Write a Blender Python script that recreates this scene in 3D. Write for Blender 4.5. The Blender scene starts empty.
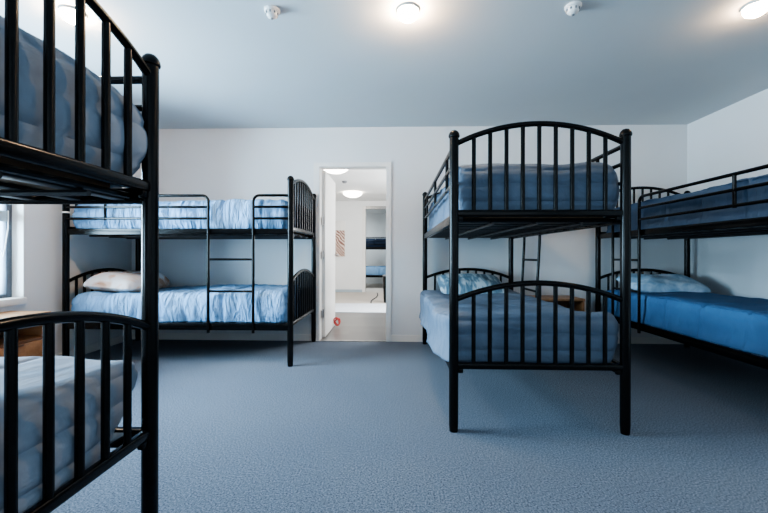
import bpy, bmesh, math, random
from mathutils import Vector, Matrix, noise
random.seed(7)
PI = math.pi
C = bpy.context.scene.collection

# ------------------------------------------------------------------ materials
def mat(name, col, rough=0.6, metal=0.0, spec=0.5, coat=0.0):
    m = bpy.data.materials.new(name); m.use_nodes = True
    b = m.node_tree.nodes['Principled BSDF']
    b.inputs['Base Color'].default_value = (*col, 1); b.inputs['Roughness'].default_value = rough
    b.inputs['Metallic'].default_value = metal; b.inputs['Specular IOR Level'].default_value = spec
    b.inputs['Coat Weight'].default_value = coat
    return m

def nodes(m):
    return m.node_tree.nodes, m.node_tree.links, m.node_tree.nodes['Principled BSDF']

def noise_col(m, c1, c2, scale, detail=4, lo=0.35, hi=0.65, bump=0.0, bscale=None, dist=0.01, coord='Object', mapping=None):
    n, l, b = nodes(m)
    tc = n.new('ShaderNodeTexCoord'); src = tc.outputs[coord]
    if mapping:
        mp = n.new('ShaderNodeMapping'); mp.inputs['Scale'].default_value = mapping
        l.new(src, mp.inputs[0]); src = mp.outputs[0]
    t = n.new('ShaderNodeTexNoise'); t.inputs['Scale'].default_value = scale; t.inputs['Detail'].default_value = detail
    l.new(src, t.inputs['Vector'])
    r = n.new('ShaderNodeValToRGB'); r.color_ramp.elements[0].position = lo; r.color_ramp.elements[1].position = hi
    r.color_ramp.elements[0].color = (*c1, 1); r.color_ramp.elements[1].color = (*c2, 1)
    l.new(t.outputs['Fac'], r.inputs[0]); l.new(r.outputs[0], b.inputs['Base Color'])
    if bump:
        t2 = n.new('ShaderNodeTexNoise'); t2.inputs['Scale'].default_value = bscale or scale; t2.inputs['Detail'].default_value = 3
        l.new(src, t2.inputs['Vector'])
        bp = n.new('ShaderNodeBump'); bp.inputs['Strength'].default_value = bump; bp.inputs['Distance'].default_value = dist
        l.new(t2.outputs['Fac'], bp.inputs['Height']); l.new(bp.outputs[0], b.inputs['Normal'])
    return m

M = {}
M['black'] = mat('black_enamel', (.002, .002, .0022), .24, 0, .22, .0)
noise_col(M['black'], (.0014, .0014, .0016), (.003, .0027, .0026), 30)
M['wall'] = mat('painted_plaster', (.78, .79, .79), .85, 0, .2)
noise_col(M['wall'], (.70, .715, .725), (.735, .745, .75), 1.3, bump=.05, bscale=180, dist=.002)
M['hall_wall'] = mat('hall_plaster', (.82, .82, .81), .8)
noise_col(M['hall_wall'], (.80, .80, .79), (.84, .84, .83), 1.5)
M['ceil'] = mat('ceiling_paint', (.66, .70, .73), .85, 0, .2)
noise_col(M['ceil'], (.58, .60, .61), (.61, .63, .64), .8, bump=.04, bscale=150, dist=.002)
M['trim'] = mat('trim_paint', (.80, .78, .75), .45)
noise_col(M['trim'], (.78, .76, .73), (.82, .80, .77), 3)
M['door'] = mat('door_paint', (.84, .82, .79), .4)
noise_col(M['door'], (.82, .80, .77), (.86, .84, .81), 2)
M['alu'] = mat('dark_aluminium', (.10, .12, .15), .4, .4)
noise_col(M['alu'], (.09, .11, .14), (.12, .14, .17), 8)
M['alu_light'] = mat('pale_aluminium', (.42, .50, .56), .4, .2)
noise_col(M['alu_light'], (.40, .48, .54), (.45, .53, .58), 8)
M['steel'] = mat('hinge_steel', (.35, .34, .33), .35, .9)
noise_col(M['steel'], (.30, .29, .28), (.40, .39, .38), 20)
M['white_plastic'] = mat('white_plastic', (.75, .75, .74), .4)
noise_col(M['white_plastic'], (.73, .73, .72), (.78, .78, .77), 10)
M['grey_plastic'] = mat('grey_plastic', (.22, .23, .24), .4)
noise_col(M['grey_plastic'], (.18, .19, .20), (.26, .27, .28), 20)
M['slat'] = mat('slat_metal', (.012, .012, .014), .4)
noise_col(M['slat'], (.010, .010, .012), (.016, .016, .018), 20)
M['red'] = mat('red_cord', (.55, .05, .05), .7)
noise_col(M['red'], (.50, .04, .04), (.65, .10, .09), 60)
M['rug'] = mat('pale_rug', (.72, .76, .82), .95, 0, .1)
noise_col(M['rug'], (.68, .72, .79), (.76, .80, .86), 40, bump=.3, bscale=300)
M['hall_carpet'] = mat('beige_carpet', (.55, .50, .45), .95, 0, .1)
noise_col(M['hall_carpet'], (.52, .47, .42), (.58, .53, .48), 60, bump=.3, bscale=250)

# carpet: blue grey loop pile with fine speckle and broad wear
m = M['carpet'] = mat('blue_grey_carpet', (.2, .27, .36), .97, 0, .05)
n, l, b = nodes(m)
tc = n.new('ShaderNodeTexCoord')
t1 = n.new('ShaderNodeTexNoise'); t1.inputs['Scale'].default_value = 125; t1.inputs['Detail'].default_value = 5; t1.inputs['Roughness'].default_value = .75
t2 = n.new('ShaderNodeTexNoise'); t2.inputs['Scale'].default_value = 1.1; t2.inputs['Detail'].default_value = 4
for t in (t1, t2): l.new(tc.outputs['Object'], t.inputs['Vector'])
r1 = n.new('ShaderNodeValToRGB'); e = r1.color_ramp.elements
e[0].position = .39; e[0].color = (.034, .050, .076, 1); e[1].position = .61; e[1].color = (.205, .250, .318, 1)
r2 = n.new('ShaderNodeValToRGB'); e = r2.color_ramp.elements
e[0].position = .3; e[0].color = (.86, .87, .9, 1); e[1].position = .7; e[1].color = (1.06, 1.04, 1.02, 1)
mx = n.new('ShaderNodeMix'); mx.data_type = 'RGBA'; mx.blend_type = 'MULTIPLY'; mx.inputs[0].default_value = 1
l.new(t1.outputs['Fac'], r1.inputs[0]); l.new(t2.outputs['Fac'], r2.inputs[0])
l.new(r1.outputs[0], mx.inputs['A']); l.new(r2.outputs[0], mx.inputs['B']); l.new(mx.outputs['Result'], b.inputs['Base Color'])
bp = n.new('ShaderNodeBump'); bp.inputs['Strength'].default_value = .45; bp.inputs['Distance'].default_value = .012
l.new(t1.outputs['Fac'], bp.inputs['Height']); l.new(bp.outputs[0], b.inputs['Normal'])
b.inputs['Sheen Weight'].default_value = .15

# grey vinyl planks in the hall
m = M['vinyl'] = mat('grey_vinyl_planks', (.3, .3, .3), .28)
n, l, b = nodes(m)
tc = n.new('ShaderNodeTexCoord'); br = n.new('ShaderNodeTexBrick')
br.inputs['Scale'].default_value = 1; br.inputs['Brick Width'].default_value = 1.2; br.inputs['Row Height'].default_value = .18
br.inputs['Mortar Size'].default_value = .003
br.inputs['Color1'].default_value = (.13, .12, .112, 1); br.inputs['Color2'].default_value = (.165, .155, .145, 1); br.inputs['Mortar'].default_value = (.16, .15, .14, 1)
l.new(tc.outputs['Object'], br.inputs['Vector']); l.new(br.outputs['Color'], b.inputs['Base Color'])

# wood
def wood(name, c1, c2, axis):
    m = mat(name, c1, .45)
    s = [22, 22, 22]; s[axis] = 1.6
    return noise_col(m, c1, c2, 1.0, 6, .3, .7, .08, 3, .002, mapping=tuple(s))
M['wood'] = wood('oak_veneer', (.24, .105, .040), (.38, .19, .085), 1)
M['wood_top'] = wood('oak_top', (.30, .14, .058), (.45, .24, .11), 1)
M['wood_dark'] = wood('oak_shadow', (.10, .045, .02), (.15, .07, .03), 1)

def fabric(name, c1, c2, scale=5, weave=420, crumple=0.0):
    m = mat(name, c1, .9, 0, .12)
    noise_col(m, c1, c2, scale, 5, .3, .7, .25, weave, .002)
    if crumple:
        n, l, b = nodes(m)
        tc = n.new('ShaderNodeTexCoord'); mp = n.new('ShaderNodeMapping'); mp.inputs['Scale'].default_value = (5, 17, 5)
        l.new(tc.outputs['Object'], mp.inputs[0])
        t = n.new('ShaderNodeTexNoise'); t.inputs['Scale'].default_value = 1.0; t.inputs['Detail'].default_value = 4; t.inputs['Distortion'].default_value = 1.2
        l.new(mp.outputs[0], t.inputs['Vector'])
        bp = n.new('ShaderNodeBump'); bp.inputs['Strength'].default_value = crumple; bp.inputs['Distance'].default_value = .05
        l.new(t.outputs['Fac'], bp.inputs['Height'])
        old = b.inputs['Normal'].links[0].from_node
        l.new(bp.outputs[0], old.inputs['Normal'])
    return m
M['duvet_lifted'] = fabric('blue_quilt_lifted', (.245, .30, .375), (.285, .345, .425), crumple=.2)  # beds share one blue quilt cloth; light and shade put into each colour
M['duvet_lit'] = fabric('blue_quilt_lit', (.20, .36, .58), (.26, .44, .67), crumple=1.0)
M['duvet_dim'] = fabric('blue_quilt_dim', (.125, .17, .235), (.165, .215, .285), crumple=.35)
M['duvet_shaded'] = fabric('blue_quilt_shaded', (.055, .10, .175), (.075, .13, .215), crumple=.3)
M['duvet_deep_shade'] = fabric('blue_quilt_deep_shade', (.065, .135, .26), (.085, .17, .315), crumple=.25)
M['ticking'] = fabric('mattress_ticking', (.42, .46, .52), (.5, .54, .6))
M['tan'] = fabric('tan_mattress_border', (.20, .13, .085), (.26, .175, .115))

def pattern(name, c0, c1, c2, scale, aniso, lo, hi):
    m = mat(name, c0, .85, 0, .15)
    n, l, b = nodes(m)
    tc = n.new('ShaderNodeTexCoord'); mp = n.new('ShaderNodeMapping'); mp.inputs['Scale'].default_value = aniso
    mp.inputs['Rotation'].default_value = (0, 0, .5)
    l.new(tc.outputs['Object'], mp.inputs[0])
    t = n.new('ShaderNodeTexNoise'); t.inputs['Scale'].default_value = scale; t.inputs['Detail'].default_value = 2; t.inputs['Distortion'].default_value = .8
    l.new(mp.outputs[0], t.inputs['Vector'])
    r = n.new('ShaderNodeValToRGB'); e = r.color_ramp.elements
    e[0].position = lo; e[0].color = (*c0, 1); e[1].position = hi; e[1].color = (*c2, 1)
    k = r.color_ramp.elements.new((lo+hi)/2); k.color = (*c1, 1)
    l.new(t.outputs['Fac'], r.inputs[0]); l.new(r.outputs[0], b.inputs['Base Color'])
    return m
M['pillow_floral'] = pattern('peach_floral_pillowcase', (.58, .36, .26), (.76, .60, .52), (.84, .83, .84), 6.5, (1, 1, 1), .38, .54)
M['pillow_leaf'] = pattern('teal_leaf_pillowcase', (.13, .22, .29), (.22, .34, .42), (.50, .60, .65), 7, (3.2, .8, 1), .40, .60)
M['pillow_blue'] = pattern('pale_blue_pillowcase', (.28, .45, .62), (.36, .54, .70), (.50, .66, .80), 11, (1, 1, 1), .35, .65)

def emit(name, col, s):
    m = mat(name, col, .5); b = m.node_tree.nodes['Principled BSDF']
    b.inputs['Emission Color'].default_value = (*col, 1); b.inputs['Emission Strength'].default_value = s
    return m
M['lamp'] = emit('warm_opal_diffuser', (1, .68, .42), 620)
M['lamp_dim'] = emit('warm_opal_diffuser_dim', (1, .68, .42), 210)
M['lamp_hall'] = emit('white_opal_diffuser', (1, .93, .84), 16)

m = M['glass'] = bpy.data.materials.new('window_glass'); m.use_nodes = True
nt = m.node_tree; nt.nodes.clear()
out = nt.nodes.new('ShaderNodeOutputMaterial'); mix = nt.nodes.new('ShaderNodeMixShader'); fr = nt.nodes.new('ShaderNodeFresnel')
tr = nt.nodes.new('ShaderNodeBsdfTransparent'); gl = nt.nodes.new('ShaderNodeBsdfGlossy'); gl.inputs['Roughness'].default_value = .02
fr.inputs['IOR'].default_value = 1.3
nt.links.new(fr.outputs[0], mix.inputs[0]); nt.links.new(tr.outputs[0], mix.inputs[1]); nt.links.new(gl.outputs[0], mix.inputs[2]); nt.links.new(mix.outputs[0], out.inputs[0])

# sepia print in the hall
m = M['print'] = mat('sepia_print', (.6, .4, .3), .6)
n, l, b = nodes(m)
tc = n.new('ShaderNodeTexCoord'); mp = n.new('ShaderNodeMapping'); mp.inputs['Rotation'].default_value = (0, .75, 0); mp.inputs['Scale'].default_value = (9, 1, 9)
l.new(tc.outputs['Object'], mp.inputs[0])
w = n.new('ShaderNodeTexWave'); w.inputs['Scale'].default_value = .55; w.inputs['Distortion'].default_value = 9; w.inputs['Detail'].default_value = 5
l.new(mp.outputs[0], w.inputs['Vector'])
r = n.new('ShaderNodeValToRGB'); e = r.color_ramp.elements
e[0].position = .25; e[0].color = (.20, .09, .07, 1); e[1].position = .8; e[1].color = (.78, .66, .58, 1)
k = r.color_ramp.elements.new(.5); k.color = (.50, .25, .17, 1)
l.new(w.outputs['Color'], r.inputs[0]); l.new(r.outputs[0], b.inputs['Base Color'])

# ------------------------------------------------------------------ mesh helpers
def add_box(bm, c, s, bev=0.0, segs=2):
    r = bmesh.ops.create_cube(bm, size=1)
    vs = r['verts']
    for v in vs: v.co = Vector((v.co.x*s[0]+c[0], v.co.y*s[1]+c[1], v.co.z*s[2]+c[2]))
    if bev:
        es = list({e for v in vs for e in v.link_edges})
        bmesh.ops.bevel(bm, geom=es, offset=bev, segments=segs, profile=.5, affect='EDGES')

def add_tube(bm, pts, r, seg=10, caps=True):
    pts = [Vector(p) for p in pts]; rings = []
    n0 = None
    for i, p in enumerate(pts):
        if i == 0: d = pts[1]-p
        elif i == len(pts)-1: d = p-pts[-2]
        else: d = (pts[i+1]-p).normalized()+(p-pts[i-1]).normalized()
        d.normalize()
        if n0 is None:
            a = Vector((0, 0, 1)) if abs(d.z) < .9 else Vector((1, 0, 0))
            n0 = d.cross(a).normalized()
        else:
            n0 = (n0-d*n0.dot(d)).normalized()
        b2 = d.cross(n0); rr = r[i] if isinstance(r, (list, tuple)) else r
        rings.append([bm.verts.new(p+(n0*math.cos(2*PI*k/seg)+b2*math.sin(2*PI*k/seg))*rr) for k in range(seg)])
    for a, b2 in zip(rings, rings[1:]):
        for k in range(seg): bm.faces.new((a[k], a[(k+1) % seg], b2[(k+1) % seg], b2[k]))
    if caps:
        bm.faces.new(list(reversed(rings[0]))); bm.faces.new(rings[-1])

def add_lathe(bm, prof, c=(0, 0, 0), seg=20):
    rings = []
    for r, z in prof:
        if r < 1e-6: rings.append([bm.verts.new((c[0], c[1], c[2]+z))])
        else: rings.append([bm.verts.new((c[0]+r*math.cos(2*PI*k/seg), c[1]+r*math.sin(2*PI*k/seg), c[2]+z)) for k in range(seg)])
    for a, b2 in zip(rings, rings[1:]):
        for k in range(seg):
            k2 = (k+1) % seg
            if len(a) == 1 and len(b2) == 1: continue
            if len(a) == 1: bm.faces.new((a[0], b2[k2], b2[k]))
            elif len(b2) == 1: bm.faces.new((a[k], a[k2], b2[0]))
            else: bm.faces.new((a[k], a[k2], b2[k2], b2[k]))
    if len(rings[0]) > 1: bm.faces.new(list(reversed(rings[0])))
    if len(rings[-1]) > 1: bm.faces.new(rings[-1])

def obj(name, bm, m, parent=None, smooth=True):
    me = bpy.data.meshes.new(name)
    bmesh.ops.recalc_face_normals(bm, faces=bm.faces[:])
    bm.to_mesh(me); bm.free()
    me.materials.append(m)
    if smooth:
        me.polygons.foreach_set('use_smooth', [True]*len(me.polygons))
        try: me.set_sharp_from_angle(angle=math.radians(40))
        except Exception: pass
    o = bpy.data.objects.new(name, me); C.objects.link(o)
    if parent: o.parent = parent
    return o
def tag(o, label, cat, group=None):
    o['label'] = label; o['category'] = cat
    if group: o['group'] = group
    return o
def thing(name, label, cat, loc=(0, 0, 0), rz=0, group=None):
    o = bpy.data.objects.new(name, None); C.objects.link(o); o.empty_display_size = .1
    o.location = loc; o.rotation_euler = (0, 0, rz)
    return tag(o, label, cat, group)
def bx(c, s, bev=0.0, segs=2):
    bm = bmesh.new(); add_box(bm, c, s, bev, segs); return bm
def rng(x0, x1, y0, y1, z0, z1, bev=0.0):
    return bx(((x0+x1)/2, (y0+y1)/2, (z0+z1)/2), (x1-x0, y1-y0, z1-z0), bev)
def tube(pts, r, seg=10):
    bm = bmesh.new(); add_tube(bm, pts, r, seg); return bm
def struct(name, bm, m, parent=None, smooth=False):
    o = obj(name, bm, m, parent, smooth)
    if not parent: o['kind'] = 'structure'
    return o

# ------------------------------------------------------------------ room shell
XL, XR, YB, YR, HC = -3.12, 3.30, 4.318, -2.6, 2.483
T = .12
DX0, DX1, DH = -.879, -.108, 2.022        # doorway
HX0, HX1, HY, HHC = -3.0, 1.6, 10.0, 2.45  # hall beyond

struct('floor', rng(XL-T, XR+T, YR-T, YB, -.1, 0), M['carpet'])
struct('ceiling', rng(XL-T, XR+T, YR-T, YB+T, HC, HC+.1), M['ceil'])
bm = bmesh.new()
def bb(x0, x1, y0, y1, z0, z1): add_box(bm, ((x0+x1)/2, (y0+y1)/2, (z0+z1)/2), (x1-x0, y1-y0, z1-z0))
bb(XL-.22, DX0-.02, YB, YB+T, 0, HC); bb(DX1+.02, XR+T, YB, YB+T, 0, HC); bb(DX0-.02, DX1+.02, YB, YB+T, DH+.02, HC)
struct('wall_back', bm, M['wall'])
struct('wall_right', rng(XR, XR+T, YR, YB, 0, HC), M['wall'])
struct('wall_rear', rng(XL, XR, YR-T, YR, 0, HC), M['wall'])
# left wall: one seen window, then an unseen one added for light
WIN = [(1.50, 3.04), (-1.55, 0.0)]
WZ0, WZ1, WD = .585, 2.18, .22
bm = bmesh.new(); ys = [YR] + [y for w in sorted(WIN) for y in w] + [YB]
for i in range(0, len(ys), 2): bb(XL-WD, XL, ys[i], ys[i+1], 0, HC)
for y0, y1 in WIN:
    bb(XL-WD, XL, y0, y1, 0, WZ0); bb(XL-WD, XL, y0, y1, WZ1, HC)
struct('wall_left', bm, M['wall'])

for i, (y0, y1) in enumerate(WIN):
    wn = bpy.data.objects.new('window_%d' % (i+1), None); C.objects.link(wn); wn['kind'] = 'structure'
    wn.location = (XL-.10, (y0+y1)/2, WZ0)
    ox, oy, oz = wn.location
    def L_(x0, x1, ya, yb, za, zb, bev=.003): return rng(x0-ox, x1-ox, ya-oy, yb-oy, za-oz, zb-oz, bev)
    X0, X1 = XL-.16, XL-.10
    bm = bmesh.new()
    def fb(ya, yb, za, zb): add_box(bm, ((X0+X1)/2-ox, (ya+yb)/2-oy, (za+zb)/2-oz), (X1-X0, yb-ya, zb-za), .004)
    zs = WZ0+.055
    fb(y0, y0+.05, zs, WZ1); fb(y1-.05, y1, zs, WZ1); fb(y0+.05, y1-.05, zs, zs+.03); fb(y0+.05, y1-.05, WZ1-.05, WZ1)
    ym = (y0+y1)/2; fb(ym-.025, ym+.025, zs+.03, WZ1-.05)
    obj('window_frame', bm, M['alu'], wn)
    obj('transom', L_(X0+.005, X1+.005, y0+.05, y1-.05, 1.27, 1.36), M['alu_light'], wn)
    obj('pane', L_(X0+.025, X0+.031, y0+.04, y1-.04, zs+.02, WZ1-.04, 0), M['glass'], wn, False)
    obj('sill', L_(XL-.20, XL+.03, y0+.001, y1-.001, WZ0, WZ0+.055, .006), M['trim'], wn)
    obj('reveal', L_(XL-.10, XL-.001, y1-.006, y1-.0005, WZ0+.055, WZ1, 0), M['trim'], wn)
    cy = y1-.075
    obj('winder_cord', tube([(X1+.02-ox, cy+.02-oy, 1.36-oz), (X1+.03-ox, cy+.01-oy, 1.22-oz), (X1+.03-ox, cy-.01-oy, 1.08-oz), (X1+.03-ox, cy-.03-oy, .98-oz), (X1+.03-ox, cy-.055-oy, 1.05-oz), (X1+.02-ox, cy-.05-oy, 1.27-oz)], .004, 6), M['white_plastic'], wn)

# baseboards
BH, BT = .075, .014
bm = bmesh.new(); bb(XL, DX0-.075, YB-BT, YB, 0, BH); bb(DX1+.06, XR, YB-BT, YB, 0, BH); struct('baseboard_back', bm, M['trim'])
struct('baseboard_right', rng(XR-BT, XR, YR, YB-BT, 0, BH), M['trim'])
struct('baseboard_left', rng(XL, XL+BT, YR, YB-BT, 0, BH), M['trim'])
struct('baseboard_rear', rng(XL+BT, XR-BT, YR, YR+BT, 0, BH), M['trim'])
# door lining and casing
bm = bmesh.new()
bb(DX0-.02, DX0, YB-.005, YB+T+.005, 0, DH); bb(DX1, DX1+.02, YB-.005, YB+T+.005, 0, DH); bb(DX0-.02, DX1+.02, YB-.005, YB+T+.005, DH, DH+.02)
bb(DX0-.072, DX0-.005, YB-.018, YB-.0005, 0, DH+.05); bb(DX1+.005, DX1+.058, YB-.018, YB-.0005, 0, DH+.05); bb(DX0-.005, DX1+.005, YB-.018, YB-.0005, DH+.005, DH+.05)
struct('trim_1', bm, M['trim'])
struct('trim_2', rng(DX0, DX1, YB-.03, YB+.03, 0, .006), M['steel'])
# door leaf, swung open into the hall
dr = bpy.data.objects.new('door_1', None); C.objects.link(dr); dr['kind'] = 'structure'; dr.location = (DX0+.002, YB+T+.012, 0)
dr.rotation_euler = (0, 0, math.radians(.6))
obj('door_leaf', rng(-.001, .037, 0, .79, .012, 2.012, .002), M['door'], dr)
for z in (1.40, 1.0, .30):
    b2 = bmesh.new(); add_tube(b2, [(-.006+.02, -.008, z-.05), (-.006+.02, -.008, z+.05)], .009, 10); add_box(b2, (.012, -.05, z), (.003, .07, .09))
    obj('hinge', b2, M['steel'], dr)
b2 = bmesh.new(); add_tube(b2, [(.037, .735, 1.0), (.085, .735, 1.0), (.09, .72, 1.0), (.09, .61, 1.0)], .009, 8); add_lathe(b2, [(.026, 0), (.026, .001)], (0, 0, 0))
obj('door_handle', b2, M['steel'], dr)

# ------------------------------------------------------------------ hall beyond the doorway
Y0 = YB+T
struct('floor_hall', rng(HX0, HX1, YB, 7.6, -.1, 0), M['vinyl'])
struct('floor_hall_far', rng(HX0, HX1, 7.6, 14, -.1, 0), M['hall_carpet'])
struct('ceiling_hall', rng(HX0-T, HX1+T, Y0, 14, HHC, HHC+.1), M['hall_wall'])
struct('wall_hall_left', rng(HX0-T, HX0, Y0, 14, 0, HHC), M['hall_wall'])
struct('wall_hall_right', rng(HX1, HX1+T, Y0, 14, 0, HHC), M['hall_wall'])
FD0, FD1, FDH = -.80, .15, 2.28
bm = bmesh.new(); bb(HX0, FD0, HY, HY+T, 0, HHC); bb(FD1, HX1, HY, HY+T, 0, HHC); bb(FD0, FD1, HY, HY+T, FDH, HHC)
struct('wall_hall_far', bm, M['hall_wall'])
struct('wall_end', rng(HX0, HX1, 13.0, 13.1, 0, HHC), M['hall_wall'])
bm = bmesh.new(); bb(FD0-.09, FD0, HY-.015, HY+T, 0, FDH+.03); bb(FD1, FD1+.09, HY-.015, HY+T, 0, FDH+.03); struct('trim_3', bm, M['trim'])
bm = bmesh.new(); bb(FD0, FD1, HY-.015, HY+T, FDH-.04, FDH+.03); struct('trim_4', bm, M['steel'])
struct('baseboard_hall', rng(HX0, FD0-.09, HY-.014, HY, 0, .07), M['alu_light'])

# ------------------------------------------------------------------ bunk beds
W, LB = .957, 2.07
PR = .0265
def arc(y, z_end, rise, n=24, inset=PR*.6):
    w = W/2-inset
    R = (w*w+rise*rise)/(2*rise); out = []
    a = math.asin(w/R)
    for i in range(n+1):
        t = -a+2*a*i/n
        out.append((R*math.sin(t), y, z_end+R*math.cos(t)-(R-rise)))
    return out, lambda x: z_end+math.sqrt(R*R-x*x)-(R-rise)

def bunk(label, loc, rz, mir, style, group=None, back_z=1.535, white_clip=False):
    t = thing('bunk_bed', label, 'bunk bed', loc, rz, group)
    hw, hl = W/2, LB/2
    for sx in (-1, 1):
        for sy in (-1, 1):
            bm = bmesh.new()
            add_lathe(bm, [(.0225, 0), (.024, .006), (PR-.001, .03), (PR, .05), (PR, 1.672)], (sx*hw, sy*hl, 0), 20)
            p = obj('post', bm, M['black'], t)
            bm = bmesh.new()
            add_lathe(bm, [(PR-.002, 1.665), (.0315, 1.670), (.0325, 1.676), (.031, 1.684), (.026, 1.696), (.017, 1.706), (.006, 1.710), (0, 1.7105)], (sx*hw, sy*hl, 0), 20)
            obj('post_cap', bm, M['black'], p)
    # end panels
    for sy in (-1, 1):
        y = sy*hl
        for (ze, rise, r0, r1, tag_) in ((1.635, .108, 1.217, 1.257, 'u'), (.749, .094, .354, .390, 'l')):
            bm = bmesh.new(); pts, fz = arc(y, ze, rise)
            add_tube(bm, pts, .0155, 12)
            add_box(bm, (0, y, (r0+r1)/2), (W-.02, .03, r1-r0), .010, 3)
            if tag_ == 'u': add_tube(bm, [(-hw+.03, y-sy*.05, 1.203), (hw-.03, y-sy*.05, 1.203)], .011, 8)
            pn = obj('end_panel', bm, M['black'], t)
            for i in range(-4, 5):
                x = i*.0917
                obj('bar', tube([(x, y, r1-.01), (x, y, fz(x))], .0118, 10), M['black'], pn)
            for sx in (-1, 1):
                bm = bmesh.new()
                add_box(bm, (sx*(hw-PR-.012), y, r0-.008), (.03, .022, .03), .006)
                obj('bracket', bm, M['black'], pn)
    # side rails
    for sx in (-1, 1):
        for z0, z1 in ((1.180, 1.235), (.320, .384)):
            bm = bmesh.new(); add_box(bm, (sx*hw, 0, (z0+z1)/2), (.028, LB-.02, z1-z0), .006)
            add_box(bm, (sx*(hw-.022), 0, z0+.012), (.022, LB-.06, .006))
            obj('side_rail', bm, M['black'], t)
    # slatted bases
    for z in (1.195, .372):
        bm = bmesh.new(); k = 13
        for i in range(k):
            add_box(bm, (0, -hl+.09+i*(LB-.18)/(k-1), z), (W-.04, .045, .012), .003)
        for x in (-.25, 0, .25): add_tube(bm, [(x, -hl+.03, z-.014), (x, hl-.03, z-.014)], .009, 8)
        obj('slat_base', bm, M['slat'], t)
    # plain guard on the far-from-ladder side
    def plain(sx, zs, y0, y1, ups, closed=False):
        bm = bmesh.new(); add_tube(bm, [(sx*hw, y0, zs[0]), (sx*hw, y1, zs[0])], .0135, 10)
        if closed: add_tube(bm, [(sx*hw, y1, zs[0]+.0), (sx*hw, y1, 1.22)], .0135, 10)
        g = obj('guard_rail', bm, M['black'], t)
        for z in zs[1:]: obj('guard_bar', tube([(sx*hw, y0, z), (sx*hw, y1, z)], .0115, 10), M['black'], g)
        for u in ups: obj('guard_upright', tube([(sx*hw, u, zs[-1]-.012), (sx*hw, u, zs[0])], .0115, 8), M['black'], g)
    la, lb = hl-.735, hl-.327          # ladder side tubes
    if style == 'plain':              # straight guards both sides, hooked ladder
        zs = (1.62, 1.52, 1.412)
        plain(-mir, zs, -hl, hl, (-hl+.29, -hl+1.0, hl-.29))
        plain(mir, zs, -hl, la-.06, (-hl+.29, -.10), True)
        bm = bmesh.new()
        for y in (la, lb):
            add_tube(bm, [(mir*(hw-.005), y, 1.245), (mir*(hw+.02), y, 1.262), (mir*(hw+.036), y, 1.24), (mir*(hw+.034), y, 1.1), (mir*(hw-.002), y, .42), (mir*(hw-.004), y, .30)], .0125, 10)
        ld = obj('ladder', bm, M['black'], t)
        for z in (.955, .665):
            x = mir*(hw-.002+.036*(z-.42)/.68)
            obj('rung', tube([(x, la, z), (x, lb, z)], .0105, 10), M['black'], ld)
    else:                             # ladder tubes that bend over into the guards
        plain(-mir, (back_z, back_z-.1, back_z-.2), -hl, hl, (-hl+.4, hl-.4))
        xo = mir*(hw+.028); zt = 1.530; rc = .055
        bm = bmesh.new()
        for y, d, ye in ((la, -1, -hl), (lb, 1, hl)):
            pts = [(xo, y, .30), (xo, y, zt-rc)]
            for k in range(1, 7):
                a = PI/2*k/6
                pts.append((xo, y+d*rc*(1-math.cos(a)), zt-rc+rc*math.sin(a)))
            pts += [(xo, ye-d*.05, zt), (mir*hw, ye-d*.0, zt)]
            add_tube(bm, pts, .0128, 10)
        ld = obj('ladder', bm, M['black'], t)
        for z in (.958, .672): obj('rung', tube([(xo, la, z), (xo, lb, z)], .0105, 10), M['black'], ld)
        for y, ye, d in ((la, -hl, 1), (lb, hl, -1)):
            bm = bmesh.new()
            for z in (1.428, 1.325): add_tube(bm, [(xo, y, z), (xo, ye+d*.05, z), (mir*hw, ye, z)], .0115, 10)
            if d > 0: add_tube(bm, [(xo, ye+.39, 1.31), (xo, ye+.39, zt)], .0115, 8)
            obj('guard_rail', bm, M['black'], t)
    if white_clip:
        obj('white_clip', tube([(mir*(hw)+.0, -hl, 1.376), (mir*hw, -hl, 1.392)], .0295, 16), M['white_plastic'], t)
    return t

def rounded(nx, ny, nz, hx, hy, z0, z1, r, bottom=False):
    """grid shell over a box, corners rounded; returns verts dict and faces"""
    bm = bmesh.new(); vd = {}
    hz = (z1-z0)
    def vert(i, j, k):
        key = (i, j, k)
        if key in vd: return vd[key]
        p = Vector((-hx+2*hx*i/nx, -hy+2*hy*j/ny, z0+hz*k/nz))
        q = Vector((max(-hx+r, min(hx-r, p.x)), max(-hy+r, min(hy-r, p.y)), min(z1-r, p.z)))
        d = p-q
        if d.length > 1e-9: p = q+d.normalized()*r
        vd[key] = bm.verts.new(p); return vd[key]
    for i in range(nx):
        for j in range(ny):
            bm.faces.new([vert(i, j, nz), vert(i+1, j, nz), vert(i+1, j+1, nz), vert(i, j+1, nz)])
            if bottom: bm.faces.new([vert(i, j, 0), vert(i, j+1, 0), vert(i+1, j+1, 0), vert(i+1, j, 0)])
    for k in range(nz):
        for i in range(nx):
            for j in (0, ny): bm.faces.new([vert(i, j, k), vert(i+1, j, k), vert(i+1, j, k+1), vert(i, j, k+1)])
        for j in range(ny):
            for i in (0, nx): bm.faces.new([vert(i, j, k), vert(i, j+1, k), vert(i, j+1, k+1), vert(i, j, k+1)])
    return bm

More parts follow.
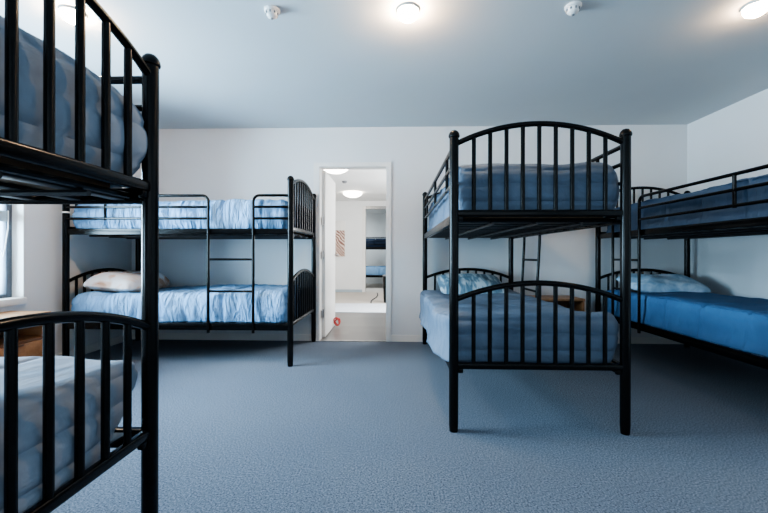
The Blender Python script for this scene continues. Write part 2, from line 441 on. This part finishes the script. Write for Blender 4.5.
def duvet(label, loc, rz, m, hx, hy, z0, z1, seed, group=None, xo=0, yo=0, crinkle=1.0, foot=0, mod=None, r=.085):
    bm = rounded(54, 140, 20, hx, hy, z0, z1, r)
    bm.normal_update()
    sv = Vector((seed*7.3, seed*3.1, seed*1.7))
    for v in bm.verts:
        p = v.co.copy(); nn = v.normal.copy()
        if nn.length < .5: continue
        zf = max(0, min(1, (p.z-z0)/(z1-z0)))
        top = max(0, nn.z); side = abs(nn.x); end = abs(nn.y)
        d = .022*noise.noise(p*2.2+sv)+.010*noise.noise(p*6+sv*2)
        # cloth wrinkles: crossways crumples on the top, gathers down the sides
        w1 = noise.noise(Vector((p.x*3.0, p.y*15+1.5*noise.noise(p*3+sv), p.z*2.5))+sv)
        w2 = 1-abs(noise.noise(Vector((p.x*2.2, p.y*9+2*noise.noise(p*2.5-sv), p.z*2))-sv))*2
        d += crinkle*(.009*w1*(.55*top+side)+.006*w2*(.5*top+side))
        d += crinkle*.006*noise.noise(Vector((p.x*13, p.y*3, p.z*4))+sv)*end
        # stitched seams across the quilt
        s = abs(((p.y+.013*noise.noise(p*5+sv)+.31) % .36)-.18)
        d -= .016*math.exp(-((.18-s)/.011)**2)*(top+side*.8)
        zz = p.z+.010*noise.noise(Vector((p.x*4, seed, 0)))
        for zl in (z0+.25*(z1-z0), z0+.58*(z1-z0), z0+.86*(z1-z0)): d -= .011*math.exp(-((zz-zl)/.010)**2)*end
        # puffed middle of the drop, pulled in along the lower hem
        d += .016*math.sin(PI*zf)*(side+end)-.012*max(0, .25-zf)*4*(side+end)*.6
        v.co = p+nn*d
        if mod: v.co = mod(v.co, zf)
        v.co.x += xo; v.co.y += yo
    o = obj('quilt', bm, m)
    o.location = loc; o.rotation_euler = (0, 0, rz)
    sol = o.modifiers.new('thickness', 'SOLIDIFY'); sol.thickness = .012; sol.offset = -1
    return tag(o, label, 'quilt', group)

def mattress(label, loc, rz, z0, group=None):
    t = thing('mattress', label, 'mattress', (loc[0], loc[1], loc[2]+z0), rz, group)
    obj('mattress_body', bx((0, 0, .085), (W-.16, LB-.19, .085), .03, 4), M['ticking'], t)
    obj('border', bx((0, 0, .025), (W-.14, LB-.17, .048), .012, 3), M['tan'], t)
    return t

def pillow(label, loc, rot, m, a, b_, h, seed, group=None):
    bm = bmesh.new(); n = 30
    sv = Vector((seed*5.1, seed*2.3, seed*.7)); grids = []
    for s in (1, -1):
        g = []
        for i in range(n+1):
            row = []
            for j in range(n+1):
                u = -1+2*i/n; v = -1+2*j/n
                x = a*u*(1-.03*(1-v*v)*abs(u)**3)*(1-.10*abs(u*v)**6); y = b_*v*(1-.03*(1-u*u)*abs(v)**3)*(1-.10*abs(u*v)**6)
                th = max(0, (1-abs(u)**3.6))**.55*max(0, (1-abs(v)**3.6))**.55
                z = s*h*th*(1 if s > 0 else .45)
                p = Vector((x, y, z))
                z += th*(.018*noise.noise(p*5+sv)+.010*noise.noise(Vector((x*6, y*18, s))+sv))
                row.append((x, y, z))
            g.append(row)
        grids.append(g)
    vmap = {}
    def V(s, i, j):
        edge = i in (0, n) or j in (0, n)
        k = (0 if edge else s, i, j)
        if k not in vmap: vmap[k] = bm.verts.new(grids[s][i][j])
        return vmap[k]
    for s in (0, 1):
        for i in range(n):
            for j in range(n):
                bm.faces.new([V(s, i, j), V(s, i+1, j), V(s, i+1, j+1), V(s, i, j+1)])
    o = obj('pillow', bm, m); o.location = loc; o.rotation_euler = rot
    return tag(o, label, 'pillow', group)

R90 = PI/2
BA = ((-.869-LB/2, 1.296-W/2, 0), R90)
BB = ((-.941-LB/2, 3.318+W/2, 0), -R90)
BC = ((.333+W/2, 2.13+LB/2, 0), 0)
BD = ((2.23+W/2, 4.17-LB/2, 0), 0)
bunk('black metal bunk bed in the near left foreground, cut off by the photo edge', *BA, -1, 'plain')
bunk('black metal bunk bed standing lengthwise along the back wall, left of the doorway', *BB, 1, 'bent', white_clip=True)
bunk('black metal bunk bed in mid-floor right of the doorway, arched end facing forward', *BC, 1, 'plain')
bunk('black metal bunk bed standing lengthwise against the right-hand wall', *BD, -1, 'bent')
BF = ((-.30, 11.75, 0), -R90)
bunk('small distant bunk bed seen through the far doorway of the hall', *BF, 1, 'bent')

for (B, lab) in ((BA, 'in the near left bunk'), (BB, 'in the bunk along the back wall'), (BC, 'in the mid-floor bunk right of the doorway'), (BD, 'in the bunk against the right wall')):
    mattress('upper mattress on slats '+lab+', mostly under its quilt', *B, 1.203)
    mattress('lower mattress on slats '+lab+', mostly under its quilt', *B, .380)

# quilts  (local x = bed width, local y = bed length)
def modA_up(v, zf):       # puffed corner by the far post (local +x = far side, local -y = right-hand end)
    k = math.exp(-((v.x-.44)/.10)**2-((v.y+.99)/.12)**2)*math.exp(-((zf-.54)/.46)**2)
    e = max(0, min(1, (-v.y-.80)/.2))
    return v+Vector((.056, -.042, 0))*k+Vector((0, 0, .02*zf*e*max(0, min(1, (.3-v.x)/.5))))
duvet('blue quilt, brightened in its colour, on the top bunk of the near left bed, behind bars', *BA, M['duvet_lifted'], .455, .992, 1.232, 1.585, 1, crinkle=.25, mod=modA_up, r=.10)
def modA_lo(v, zf):
    e = max(0, min(1, (-v.y-.75)/.25)); f = max(0, min(1, (v.x-.22)/.22))
    v = v+Vector((.05*f*math.exp(-((zf-.85)/.35)**2), 0, 0))
    return v+Vector((-.075*(1-zf)**1.3*f*e, .03*(1-zf)*e*f-.02*(1-zf)*e*(1-f), 0))
duvet('blue quilt, brightened in its colour, on the lower bunk of the near left bed, hem hanging over', *BA, M['duvet_lifted'], .460, .998, .350, .640, 2, crinkle=.25, mod=modA_lo, r=.055)
duvet('blue crinkled quilt, daylight in its colour, on the top bunk along the back wall', *BB, M['duvet_lit'], .448, .992, 1.234, 1.495, 3, crinkle=1.6, r=.065)
duvet('blue crinkled quilt, daylight in its colour, on the lower bunk along the back wall', *BB, M['duvet_lit'], .462, .992, .384, .665, 4, crinkle=1.6, r=.065, mod=lambda v, zf: v+Vector((0, 0, -.038*zf*max(0, min(1, (.55-v.y)/1.3)))))
duvet('blue quilt, dimmed in its colour, on the top bunk of the mid-floor bed', *BC, M['duvet_dim'], .458, .992, 1.236, 1.535, 5, crinkle=1.0, r=.065)
def modC_lo(v, zf):
    e = max(0, min(1, (-v.y-.55)/.45)); L_ = max(0, min(1, (-v.x-.30)/.15))
    v = v+Vector((0, 0, .050*e*zf))
    return v+Vector((-.085*L_*(1-.55*e), 0, -.045*L_*(1-zf)*(1-e)))
duvet('blue quilt on the lower bunk of the mid-floor bed, overhanging its left side', *BC, M['duvet_dim'], .462, .995, .380, .620, 6, crinkle=1.0, mod=modC_lo, r=.06)
duvet('blue quilt, shade in its colour, on the top bunk against the right wall', *BD, M['duvet_shaded'], .450, .99, 1.234, 1.500, 7, crinkle=.6, r=.07)
duvet('blue smooth quilt, shade in its colour, on the lower bunk against the right wall', *BD, M['duvet_deep_shade'], .462, .99, .384, .640, 8, crinkle=.5, r=.07)
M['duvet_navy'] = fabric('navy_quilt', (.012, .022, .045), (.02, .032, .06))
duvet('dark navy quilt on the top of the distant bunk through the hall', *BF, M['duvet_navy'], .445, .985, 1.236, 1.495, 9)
duvet('blue quilt on the bottom of the distant bunk through the hall', *BF, M['duvet_lit'], .462, .985, .390, .640, 10)

pillow('peach and white floral pillow on the lower bunk along the back wall', (-2.735, 3.77, .692), (0, .08, .03), M['pillow_floral'], .245, .37, .14, 1)
pillow('teal leaf-patterned pillow on the lower bunk of the mid-floor bed', (.79, 3.92, .685), (.34, 0, .04), M['pillow_leaf'], .345, .22, .085, 2)
pillow('pale blue pillow on the lower bunk against the right wall', (2.71, 3.88, .700), (.26, 0, 0), M['pillow_blue'], .37, .215, .09, 3)

# ------------------------------------------------------------------ bedside units
def bedside(label, loc, rz, group=None):
    """front faces local -y; width along x"""
    t = thing('bedside_cabinet', label, 'bedside cabinet', loc, rz, group)
    w, d, h = .54, .34, .545
    obj('top', bx((0, 0, h-.0125), (w, d, .025), .003), M['wood_top'], t)
    for s in (-1, 1): obj('side_panel', bx((s*(w/2-.011), .004, .08+(h-.025-.08)/2), (.022, d-.012, h-.025-.08), .002), M['wood'], t)
    obj('back_panel', bx((0, d/2-.012, .29), (w-.046, .012, .40)), M['wood_dark'], t)
    obj('shelf', bx((0, .0, .345), (w-.046, d-.03, .018)), M['wood_dark'], t)
    obj('bottom_panel', bx((0, .0, .09), (w-.046, d-.03, .018)), M['wood_dark'], t)
    dw = obj('drawer', bx((0, -d/2+.012, .220), (w-.048, .020, .225), .003), M['wood'], t)
    obj('finger_pull', bx((0, -d/2+.001, .325), (.10, .008, .014), .003), M['wood_dark'], dw)
    for sx in (-1, 1):
        for sy in (-1, 1): obj('leg', bx((sx*(w/2-.04), sy*(d/2-.04), .04), (.035, .035, .08), .004), M['slat'], t)
    return t
bedside('wooden bedside cabinet with drawer under the left window', (-3.12+BT+.175, 2.64, 0), R90)
bedside('wooden bedside cabinet with open shelf at the back wall, between two bunks', (1.715, YB-BT-.175, 0), 0)

# ------------------------------------------------------------------ ceiling fittings
def downlight(label, x, y, z, r, mm, cat='ceiling light'):
    t = thing('ceiling_light', label, cat, (x, y, z))
    bm = bmesh.new(); add_lathe(bm, [(r*1.10, 0), (r*1.12, -.006), (r*1.06, -.014), (r*.98, -.016)], seg=32); obj('rim', bm, M['white_plastic'], t)
    bm = bmesh.new(); add_lathe(bm, [(r, -.012), (r*.98, -.026), (r*.86, -.044), (r*.58, -.058), (r*.25, -.064), (0, -.065)], seg=32); obj('diffuser', bm, mm, t)
    return t
downlight('lit round ceiling light at the top left, behind the near bunk bars', -1.975, 2.22, HC, .062, M['lamp'])
downlight('lit round ceiling light at the top centre of the photo', .074, 2.255, HC, .062, M['lamp'])
downlight('lit round ceiling light at the top right corner of the photo', 2.13, 2.27, HC, .062, M['lamp_dim'])
def detector(label, x, y):
    t = thing('smoke_detector', label, 'smoke detector', (x, y, HC))
    bm = bmesh.new(); add_lathe(bm, [(.046, 0), (.046, -.010), (.040, -.016)], seg=28); obj('base', bm, M['white_plastic'], t)
    bm = bmesh.new(); add_lathe(bm, [(.034, -.015), (.033, -.034), (.026, -.044), (.012, -.050), (0, -.051)], seg=24); obj('sensor_head', bm, M['white_plastic'], t)
    bm = bmesh.new()
    for k in range(8):
        a = 2*PI*k/8; add_box(bm, (.0335*math.cos(a), .0335*math.sin(a), -.026), (.008, .008, .012))
    add_lathe(bm, [(.008, -.050), (.008, -.056), (0, -.057)], seg=12)
    obj('vent', bm, M['grey_plastic'], t)
detector('white smoke detector on the ceiling left of the centre light', -.749, 2.235)
detector('white smoke detector on the ceiling right of the centre light', 1.054, 2.249)
def dome(label, x, y, r):
    t = thing('hall_ceiling_light', label, 'ceiling light', (x, y, HHC))
    bm = bmesh.new(); add_lathe(bm, [(r*.55, 0), (r*.58, -.03), (r*.5, -.035)], seg=28); obj('base', bm, M['white_plastic'], t)
    bm = bmesh.new(); add_lathe(bm, [(r, -.030), (r*.97, -.045), (r*.75, -.085), (r*.45, -.11), (r*.15, -.12), (0, -.121)], seg=32); obj('shade', bm, M['lamp_hall'], t)
dome('large lit dome light on the hall ceiling, nearest through the doorway', -.98, 6.05, .22)
dome('lit dome light on the hall ceiling, the further of the two', -.99, 8.6, .22)
t = thing('hall_smoke_detector', 'tiny smoke detector on the hall ceiling between the dome lights', 'smoke detector', (-1.0, 7.3, HHC))
bm = bmesh.new(); add_lathe(bm, [(.05, 0), (.05, -.02), (.03, -.04), (0, -.042)], seg=20); obj('body', bm, M['grey_plastic'], t)

# ------------------------------------------------------------------ hall things
t = thing('framed_print', 'tall sepia print hanging on the white hall wall', 'picture', (-1.535, HY-.012, 1.43))
obj('mount', bx((0, 0, 0), (.39, .02, .98), .003), M['trim'], t)
obj('print', bx((0, -.012, -.12), (.35, .004, .70)), M['print'], t)
tag(obj('rug', rng(-2.2, .9, 6.42, 7.58, 0, .012, .004), M['rug']), 'pale blue-white rug across the hall floor', 'rug')
bm = bmesh.new()
pts = []
for k in range(40):
    a = k/39; pts.append((-.815+.055*math.sin(a*13)*(1-.25*a), 5.10+.02*math.sin(a*9), .015+.055*(1+math.sin(a*19+.6))*(1-.3*a)+.05*a))
add_tube(bm, pts, .009, 8)
tag(obj('cord_door_stop', bm, M['red']), 'red knotted cord on the hall floor at the open door edge', 'cord')
bm = bmesh.new()
add_tube(bm, [(-.47, 10.0-.3, .008), (-.43, 9.2, .008), (-.44, 8.7, .008), (-.50, 8.3, .008), (-.52, 8.0, .008), (-.50, 7.7, .008)], .012, 8)
tag(obj('floor_cord', bm, M['black']), 'dark cord snaking over the beige hall floor', 'cord')
t = thing('waste_bin', 'tall black bin standing just behind the right door jamb in the hall', 'bin', (-.14, 7.85, 0))
bm = bmesh.new(); add_lathe(bm, [(.10, 0), (.105, .02), (.125, .56), (.12, .56), (.10, .03), (0, .03)], seg=24); obj('body', bm, M['black'], t)
bm = bmesh.new(); add_lathe(bm, [(.128, .555), (.132, .57), (.124, .58), (.118, .565)], seg=24); obj('rim', bm, M['grey_plastic'], t)

# ------------------------------------------------------------------ lights
def area(name, loc, rot, sx, sy, power, col):
    d = bpy.data.lights.new(name, 'AREA'); d.shape = 'RECTANGLE'; d.size = sx; d.size_y = sy; d.energy = power; d.color = col
    o = bpy.data.objects.new(name, d); C.objects.link(o); o.location = loc; o.rotation_euler = rot
    return o
wc = (XL-.5, 0, 0)
area('window_daylight', (XL-.45, 2.27, 1.45), (0, math.radians(-85), 0), 1.7, 1.6, 560, (.52, .79, 1))
area('window_daylight', (XL-.45, -.77, 1.45), (0, math.radians(-85), 0), 1.7, 1.6, 340, (.56, .81, 1))  # lamp of the added unseen window, for more daylight
area('rear_fill', (.6, -2.4, 1.5), (math.radians(80), 0, 0), 4.0, 1.8, 22, (.74, .88, 1))  # added fill lamp inside the room, no window here
area('hall_fill', (1.3, 6.5, 1.6), (0, math.radians(90), 0), 1.2, 1.6, 170, (.95, .98, 1))  # added lamp to brighten the hall, no window behind it
area('far_room_fill', (-1.6, 11.2, 2.3), (0, 0, 0), 1.5, 1.0, 75, (.8, .92, 1))  # added lamp under the ceiling, brightens the room past the hall

wd = bpy.data.worlds.new('world'); bpy.context.scene.world = wd; wd.use_nodes = True
bg = wd.node_tree.nodes['Background']; bg.inputs[0].default_value = (.78, .90, 1, 1); bg.inputs[1].default_value = 3.0

# ------------------------------------------------------------------ camera
cd = bpy.data.cameras.new('camera'); cam = bpy.data.objects.new('camera', cd); C.objects.link(cam)
cd.sensor_width = 36; cd.lens = 372.6/768*36; cd.shift_y = -1.5/768; cd.clip_start = .01
cam.matrix_world = Matrix.Translation((0, 0, 1.0)) @ Matrix.Rotation(.0304, 4, 'Z') @ Matrix.Rotation(PI/2, 4, 'X') @ Matrix.Rotation(.0018, 4, 'Z')
sc = bpy.context.scene; sc.camera = cam
sc.view_settings.view_transform = 'AgX'
try: sc.view_settings.look = 'AgX - Medium High Contrast'
except Exception: pass
sc.view_settings.exposure = -.22
sc.cycles.use_denoising = True
sc.cycles.max_bounces = 8
